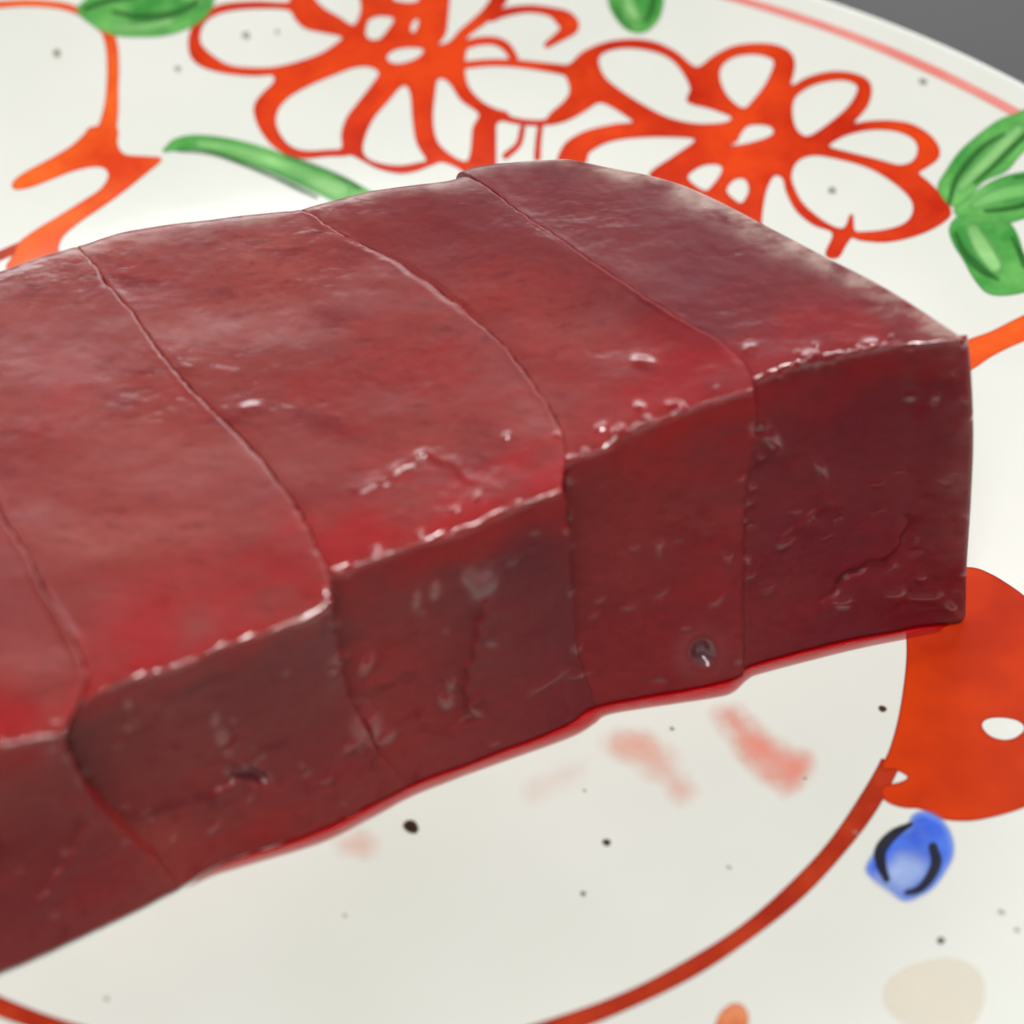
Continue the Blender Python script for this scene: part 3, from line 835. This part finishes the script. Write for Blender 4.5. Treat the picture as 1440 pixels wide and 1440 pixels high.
def build_slice(s, seed):
    hFL, hFR, hBL, hBR = s['h']
    s = dict(s)
    s['B'] = [(x, y - 11) for x, y in s['B']]
    for k in ('LT', 'RT'):
        s[k] = list(s[k][:-1]) + [(s[k][-1][0], s[k][-1][1] - 11)]
    LF, RF = spline(s['LF']), spline(s['RF'])
    T, LT, RT, Bk = spline(s['T']), spline(s['LT']), spline(s['RT']), spline(s['B'])
    bt = bottom(s['LF'][0][0], s['RF'][0][0])
    A = [unproject(*s['LF'][0], 0), unproject(*s['RF'][0], 0)]
    Tp = [unproject(*s['T'][0], hFL), unproject(*s['T'][-1], hFR), unproject(*s['B'][0], hBL), unproject(*s['B'][-1], hBR)]
    na = int(max(np.linalg.norm(A[1] - A[0]), np.linalg.norm(Tp[1] - Tp[0])) / RES) + 2
    Lfm, Ltm = 36.0, max(np.linalg.norm(Tp[2] - Tp[0]), np.linalg.norm(Tp[3] - Tp[1]))
    near = np.concatenate([np.arange(0, 1.5, 0.06), np.arange(1.5, 2.4, 0.12)])      # mm from the front edge
    df = np.concatenate([near, np.linspace(2.4, Lfm, int((Lfm - 2.4) / RES))])[::-1]
    dt = np.concatenate([near, np.linspace(2.4, Ltm, int((Ltm - 2.4) / RES))])
    bb, cc = 1 - df / Lfm, dt / Ltm
    nb, nc = len(bb), len(cc)
    ca = np.linspace(0, 1, na)

    def coons(L, R, D, U, par):
        aa, bb = ca[:, None, None], par[None, :, None]
        Lq, Rq, Dq, Uq = L[None], R[None], D[:, None], U[:, None]
        return (1 - aa) * Lq + aa * Rq + (1 - bb) * Dq + bb * Uq - ((1 - aa) * (1 - bb) * D[0] + aa * (1 - bb) * D[-1] + (1 - aa) * bb * U[0] + aa * bb * U[-1])

    Dn, Up, Bn = resample(bt, na), resample(T, na), resample(Bk, na)
    Lf, Rf = resample(LF, bb, key=-LF[:, 1]), resample(RF, bb, key=-RF[:, 1])
    Lf[0], Rf[0] = Dn[0], Dn[-1]
    Lt, Rt = resample(LT, cc), resample(RT, cc)
    fr = coons(Lf, Rf, Dn, Up, bb)
    tp = coons(Lt, Rt, Up, Bn, cc)
    hf, hb = hFL + (hFR - hFL) * ca, hBL + (hBR - hBL) * ca
    P1 = unproject(fr[..., 0], fr[..., 1], hf[:, None] * bb[None])
    zt = hf[:, None] + (hb - hf)[:, None] * cc[None]
    P2 = unproject(tp[..., 0], tp[..., 1], zt)
    # front edge: narrow wet facet, tilted so that it mirrors the lamp as a glint
    sq = np.linspace(0, 2.0, 401)
    slope = np.tan(np.radians(np.interp(sq, [0, .05, .09, .29, .37, .9, 2.0], [72, 48, 27, 19, 12, 4, 0])))
    drop = np.concatenate([[0], np.cumsum(0.5 * (slope[1:] + slope[:-1]) * 0.005)])
    drop = drop[-1] - drop
    ek = np.stack([P2[:, 0, 0], P2[:, 0, 1], P2[:, 0, 0] * 0], -1)
    ek = np.clip(0.8 + 1.7 * fbm(ek * 0.2 + seed * 5, 3), 0.1, 1.5)[:, None]      # uneven tilt breaks the glint line into dashes
    P2[..., 2] -= np.interp(dt, sq, drop)[None] * ek
    P1[..., 2] -= (drop[0] * np.exp(-df / 2.0))[None] * ek
    back_top = P2[:, -1]
    front_bot = P1[:, 0]
    back_bot = back_top.copy()
    dirn = front_bot[:, :2] - back_top[:, :2]
    back_bot[:, :2] += dirn * 0.06
    back_bot[:, 2] = 0
    kb = np.linspace(0, 1, 60)[1:]
    P3 = back_top[:, None] + (back_bot - back_top)[:, None] * kb[None, :, None]
    ku = np.linspace(0, 1, 30)[1:-1]
    P4 = back_bot[:, None] + (front_bot - back_bot)[:, None] * ku[None, :, None]
    P = np.concatenate([P1, P2[:, 1:], P3, P4], 1)
    nv = P.shape[1]
    region = np.concatenate([np.zeros(nb), np.ones(nc - 1), np.full(59, 2), np.full(28, 3)])
    # soften the long edges
    for centre, half, it in ((nb + nc - 2, 40, 50), (nb + nc + 57, 10, 10), (0, 8, 4)):
        ids = (np.arange(centre - half, centre + half + 1)) % nv
        w = (1 - (np.abs(np.arange(-half, half + 1)) / half) ** 2)[None, :, None]
        for _ in range(it):
            Q = P[:, ids]
            Lp = 0.5 * (P[:, (ids - 1) % nv] + P[:, (ids + 1) % nv]) - Q
            P[:, ids] = Q + 0.8 * w * Lp

    def normals(P):
        du = np.gradient(P, axis=0)
        dv = 0.5 * (np.roll(P, -1, 1) - np.roll(P, 1, 1))
        n = np.cross(du, dv)
        return n / (np.linalg.norm(n, axis=-1, keepdims=True) + 1e-12)
    if True:
        du = P[-1:] - P[:1]
        du = du / np.linalg.norm(du, axis=-1, keepdims=True)
        for e, cs in ((0, seed - 1), (-1, seed)):
            if cs in (0, 5):
                continue
            off = 0.55 * fbm(P[e] * 0.16 + cs * 7.7, 2) + 0.22 * fbm(P[e] * 0.8 + cs * 3.3, 3)
            ww = (1 - ca if e == 0 else ca)[:, None] ** 3
            P = P + du * (ww * off[None])[..., None]
    Nn = normals(P)
    mid = P.reshape(-1, 3).mean(0)
    if np.mean(np.einsum('...i,...i', Nn, P - mid)) < 0:
        Nn = -Nn
        flip = True
    else:
        flip = False
    # rounded cut edges: draw the last columns inwards
    wid = np.linalg.norm(np.diff(P, axis=0), axis=-1)
    sl = np.concatenate([np.zeros((1, nv)), np.cumsum(wid, 0)], 0)
    sr = sl[-1:] - sl
    rad = 0.11 + 0.30 * fbm(P[0:1] * 0.35 + seed, 3)
    rad = np.where((region[None] == 1) & (seed == 4), rad * 0.25, rad)
    rad = np.clip(rad, .015, .5)
    radr = np.full_like(rad, 0.9) if seed == 5 else rad

    def fil(sd, rad):
        q = np.clip(1 - sd / rad, 0, 1)
        return rad * (1 - np.sqrt(np.maximum(0, 1 - q * q)))
    wave = P * np.array([1, 1, 1.0])
    disp = 0.24 * fbm(wave * 0.08 + seed * 3.1, 2) + np.where(region[None] == 1, 0.06, 0.12) * fbm(wave * 0.30 + seed, 3)
    # grain that runs along the block
    ax = np.array([math.cos(math.radians(29)), math.sin(math.radians(29))])
    al = P[..., 0] * ax[0] + P[..., 1] * ax[1]
    ac = -P[..., 0] * ax[1] + P[..., 1] * ax[0]
    G = np.stack([al * 0.35, ac * 1.1, P[..., 2] * 1.1], -1)
    g = fbm(G + seed, 4)
    amp = 0.002 + np.where(region[None] == 1, 0.016, 0.035) * np.clip(fbm(P * 0.12 + 9.7 + seed, 2) + .2, 0, 1)
    disp += amp * g
    px, py = project(P)
    vis = (region[None] < 2)
    disp += np.where(vis, relief(px, py), 0)
    # ragged front edge
    dist = np.concatenate([df, dt[1:], np.full(87, 30.0)])
    edge = np.exp(-(dist / 0.55) ** 2)[None]
    disp += edge * 0.11 * fbm(P * 0.55 + seed + 4, 3)
    near_end = np.minimum(sl, sr)
    disp *= np.clip(near_end / 0.8, 0.25, 1)
    disp -= np.where(region[None] < 3, fil(sl, rad * .35) + fil(sr, radr), 0)
    disp = np.where((region[None] == 3), 0, disp)
    P = P + Nn * disp[..., None]
    P[..., 2] = np.maximum(P[..., 2], 0.02)
    px, py = project(P)
    # point properties
    edge_red = np.zeros(P.shape[:2])
    vidx = np.arange(nv)
    fe = np.where(vidx < nb, np.exp(-(dist / 6.0) ** 2), np.exp(-(dist / 9.0) ** 2))
    edge_red = fe[None] * (1.1 + 1.4 * fbm(P * 0.16 + seed, 3)) + 0.9 * fbm(P * 0.07 + 40 + seed, 2) - 0.1
    edge_red = np.clip(edge_red + 0.35 * fbm(G * 0.5 + 5, 3), 0, 1)
    if seed >= 4:
        edge_red = np.clip(edge_red * (0.75 if seed == 4 else 0.5) + (0.14 if seed == 4 else 0.04) * (region == 0)[None], 0, 1)
    memb = np.zeros(P.shape[:2])
    bidx = nb + nc - 2
    memb = np.exp(-((vidx - bidx) * RES / 2.6) ** 2)[None] * (0.8 + 1.5 * fbm(P * 0.4 + 3, 3)) * np.ones((na, 1))
    if seed == 5:
        memb = np.maximum(memb, np.exp(-(sr / 3.2) ** 2) * ((region == 1) | (region == 0))[None] * (1.0 + 1.6 * fbm(P * .35 + 1, 3)))
        memb = np.where((region == 0)[None], memb * 0.10, memb)
    memb = np.clip(memb, 0, 1)
    ves = np.clip(1.25 * np.exp(-(((px - 988) / 17) ** 2 + ((py - 920) / 19) ** 2) ** 1.5), 0, 1) * (region == 0)[None]
    ves = np.maximum(ves, .6 * np.exp(-(((px - 350) / 22) ** 2 + ((py - 1090) / 9) ** 2)) * (region == 0)[None])
    # faces
    idx = np.arange(na * nv).reshape(na, nv)
    nx = np.roll(idx, -1, 1)
    F = np.stack([idx[:-1], idx[1:], nx[1:], nx[:-1]], -1).reshape(-1, 4)
    verts = [P.reshape(-1, 3)]
    faces = [F]
    wetp = np.clip(edge * np.clip(1.3 + 2.0 * fbm(P * .4 + seed, 2), 0, 2) + np.clip(np.abs(relief(px, py, True)) * 6, 0, 1) * vis, 0, 1)
    t0, t1 = ((0, 0), (.05, .05), (.06, .10), (.12, .30), (.32, .68), (.68, .88))[seed]
    tone = np.repeat((t0 + (t1 - t0) * ca)[:, None], P.shape[1], 1) + 0.35 * fbm(P * .06 + 11, 2)
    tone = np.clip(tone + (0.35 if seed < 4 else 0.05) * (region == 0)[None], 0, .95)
    sheen = np.broadcast_to(np.where(region == 1, np.clip(0.25 + dist / 14.0, 0, 1), 0.22)[None], P.shape[:2]) * (0.45 if seed == 5 else 0.8 if seed == 4 else 1.05)
    at = {'sheen': [sheen.reshape(-1)], 'tone': [tone.reshape(-1)], 'wet': [wetp.reshape(-1)], 'edge_red': [edge_red.reshape(-1)], 'membrane': [memb.reshape(-1)], 'vessel': [ves.reshape(-1)]}
    base = na * nv
    for e, rev in ((0, True), (na - 1, False)):
        ringp, ringi = P[e], idx[e]
        cen = ringp.mean(0)
        prev = ringi
        for t in (0.97, 0.88, 0.72, 0.5, 0.25, 0.04):
            q = cen + (ringp - cen) * t
            q = q + 0.10 * fbm(q * .4 + seed, 2)[:, None] * (1 - t)
            q[:, 2] = np.maximum(q[:, 2], 0.02)
            ni = base + np.arange(nv)
            base += nv
            verts.append(q)
            at['edge_red'].append(np.full(nv, .3)); at['membrane'].append(np.zeros(nv)); at['vessel'].append(np.zeros(nv)); at['wet'].append(np.zeros(nv)); at['sheen'].append(np.full(nv, .2)); at['tone'].append(np.full(nv, .2))
            f = np.stack([prev, ni, np.roll(ni, -1), np.roll(prev, -1)], -1)
            faces.append(f if rev is False else f[:, ::-1])
            prev = ni
    FA = np.concatenate(faces)
    if flip:
        FA = FA[:, ::-1]
    o = mesh_obj('liver_slice', np.concatenate(verts), FA, M_LIVER, None, {k: np.concatenate(v) for k, v in at.items()})
    tag(o, s['label'], 'meat', 'liver slices of one cut block')
    return P, nb


for i, s in enumerate(SLICES):
    MEAT.append(build_slice(s, i + 1))

# ------------------------------------------------------------------ blood along the foot of the block
bl = spline([(262, 1250, .6), (300, 1232, 5), (335, 1221, 8), (450, 1186, 12), (520, 1152, 12), (575, 1122, 13), (640, 1096, 12), (700, 1074, 12), (800, 1038, 15), (835, 1018, 20), (852, 1006, 20), (900, 997, 16), (1000, 982, 16), (1030, 974, 18), (1052, 955, 18), (1075, 946, 14), (1200, 914, 13), (1300, 894, 10), (1345, 884, 5)], sub=10)
bl = resample(bl, 520)
outer = unproject(bl[:, 0], bl[:, 1], 0.0)
tang = np.gradient(outer, axis=0)
tang /= np.linalg.norm(tang, axis=1, keepdims=True)
inn = np.stack([-tang[:, 1], tang[:, 0], np.zeros(len(tang))], 1)
wd = bl[:, 2] / 13.5 * 1.05
wd *= np.clip(1.05 + 0.6 * fbm(outer * 0.22, 3), .85, 1.6)
prof_b = [(-0.03, 0.01), (0.05, 0.17), (0.14, 0.28), (0.28, 0.36), (0.45, 0.42), (0.65, 0.52), (0.85, 0.72), (1.0, 1.0), (1.6, 1.0)]
rows = []
for f_, z_ in prof_b:
    q = outer + inn * (f_ * wd)[:, None]
    q[:, 2] = 0.02 + z_ * np.clip(wd * .12, .005, .3)
    rows.append(q)
rows = np.stack(rows, 1)
ii = np.arange(rows.shape[0] * rows.shape[1]).reshape(rows.shape[:2])
F = np.stack([ii[:-1, :-1], ii[1:, :-1], ii[1:, 1:], ii[:-1, 1:]], -1).reshape(-1, 4)
bo = mesh_obj('blood_pool', rows.reshape(-1, 3), F, M_BLOOD, None, {'depth': (rows[..., 2]).reshape(-1)})
tag(bo, 'thin glossy line of red blood along the foot of the liver', 'blood')


def smear(sd0, mat, label, margin):
    def sd(X, Y):
        q = np.stack([X, Y, X * 0], -1)
        return sd0(X, Y) + 17 * fbm(q * 0.018, 3)
    sd.box = sd0.box
    o = decal('blood_smear', sd, mat, plate, lift=0.045, margin=margin)
    o.parent = None
    tag(o, label, 'blood', 'watery blood smears on the plate')


Z7b, Z8b = dict(k=2.6667, off=(440, 900)), dict(k=2.6667, off=(900, 900))
smear(sd_stroke([(1150, 395, 38), (1240, 405, 46), (1320, 480, 44), (1375, 560, 36)], **Z7b), M_SMEAR_F, 'pale pink smear of watery blood below the vessel hole', 20)
smear(sd_stroke([(335, 280, 22), (390, 350, 32), (470, 425, 50), (540, 472, 70), (580, 484, 56)], **Z8b), M_SMEAR, 'brightest pink blood smear, right of the other smears', 18)
smear(sd_stroke([(130, 775, 26), (180, 765, 34)], **Z7b), M_SMEAR_F, 'faint pink smear left of the big brown speck', 18)
smear(sd_stroke([(830, 570, 20), (920, 520, 30), (1000, 490, 20)], **Z7b), M_SMEAR_FF, 'faintest pink smear between the brown speck and the pale smear', 18)
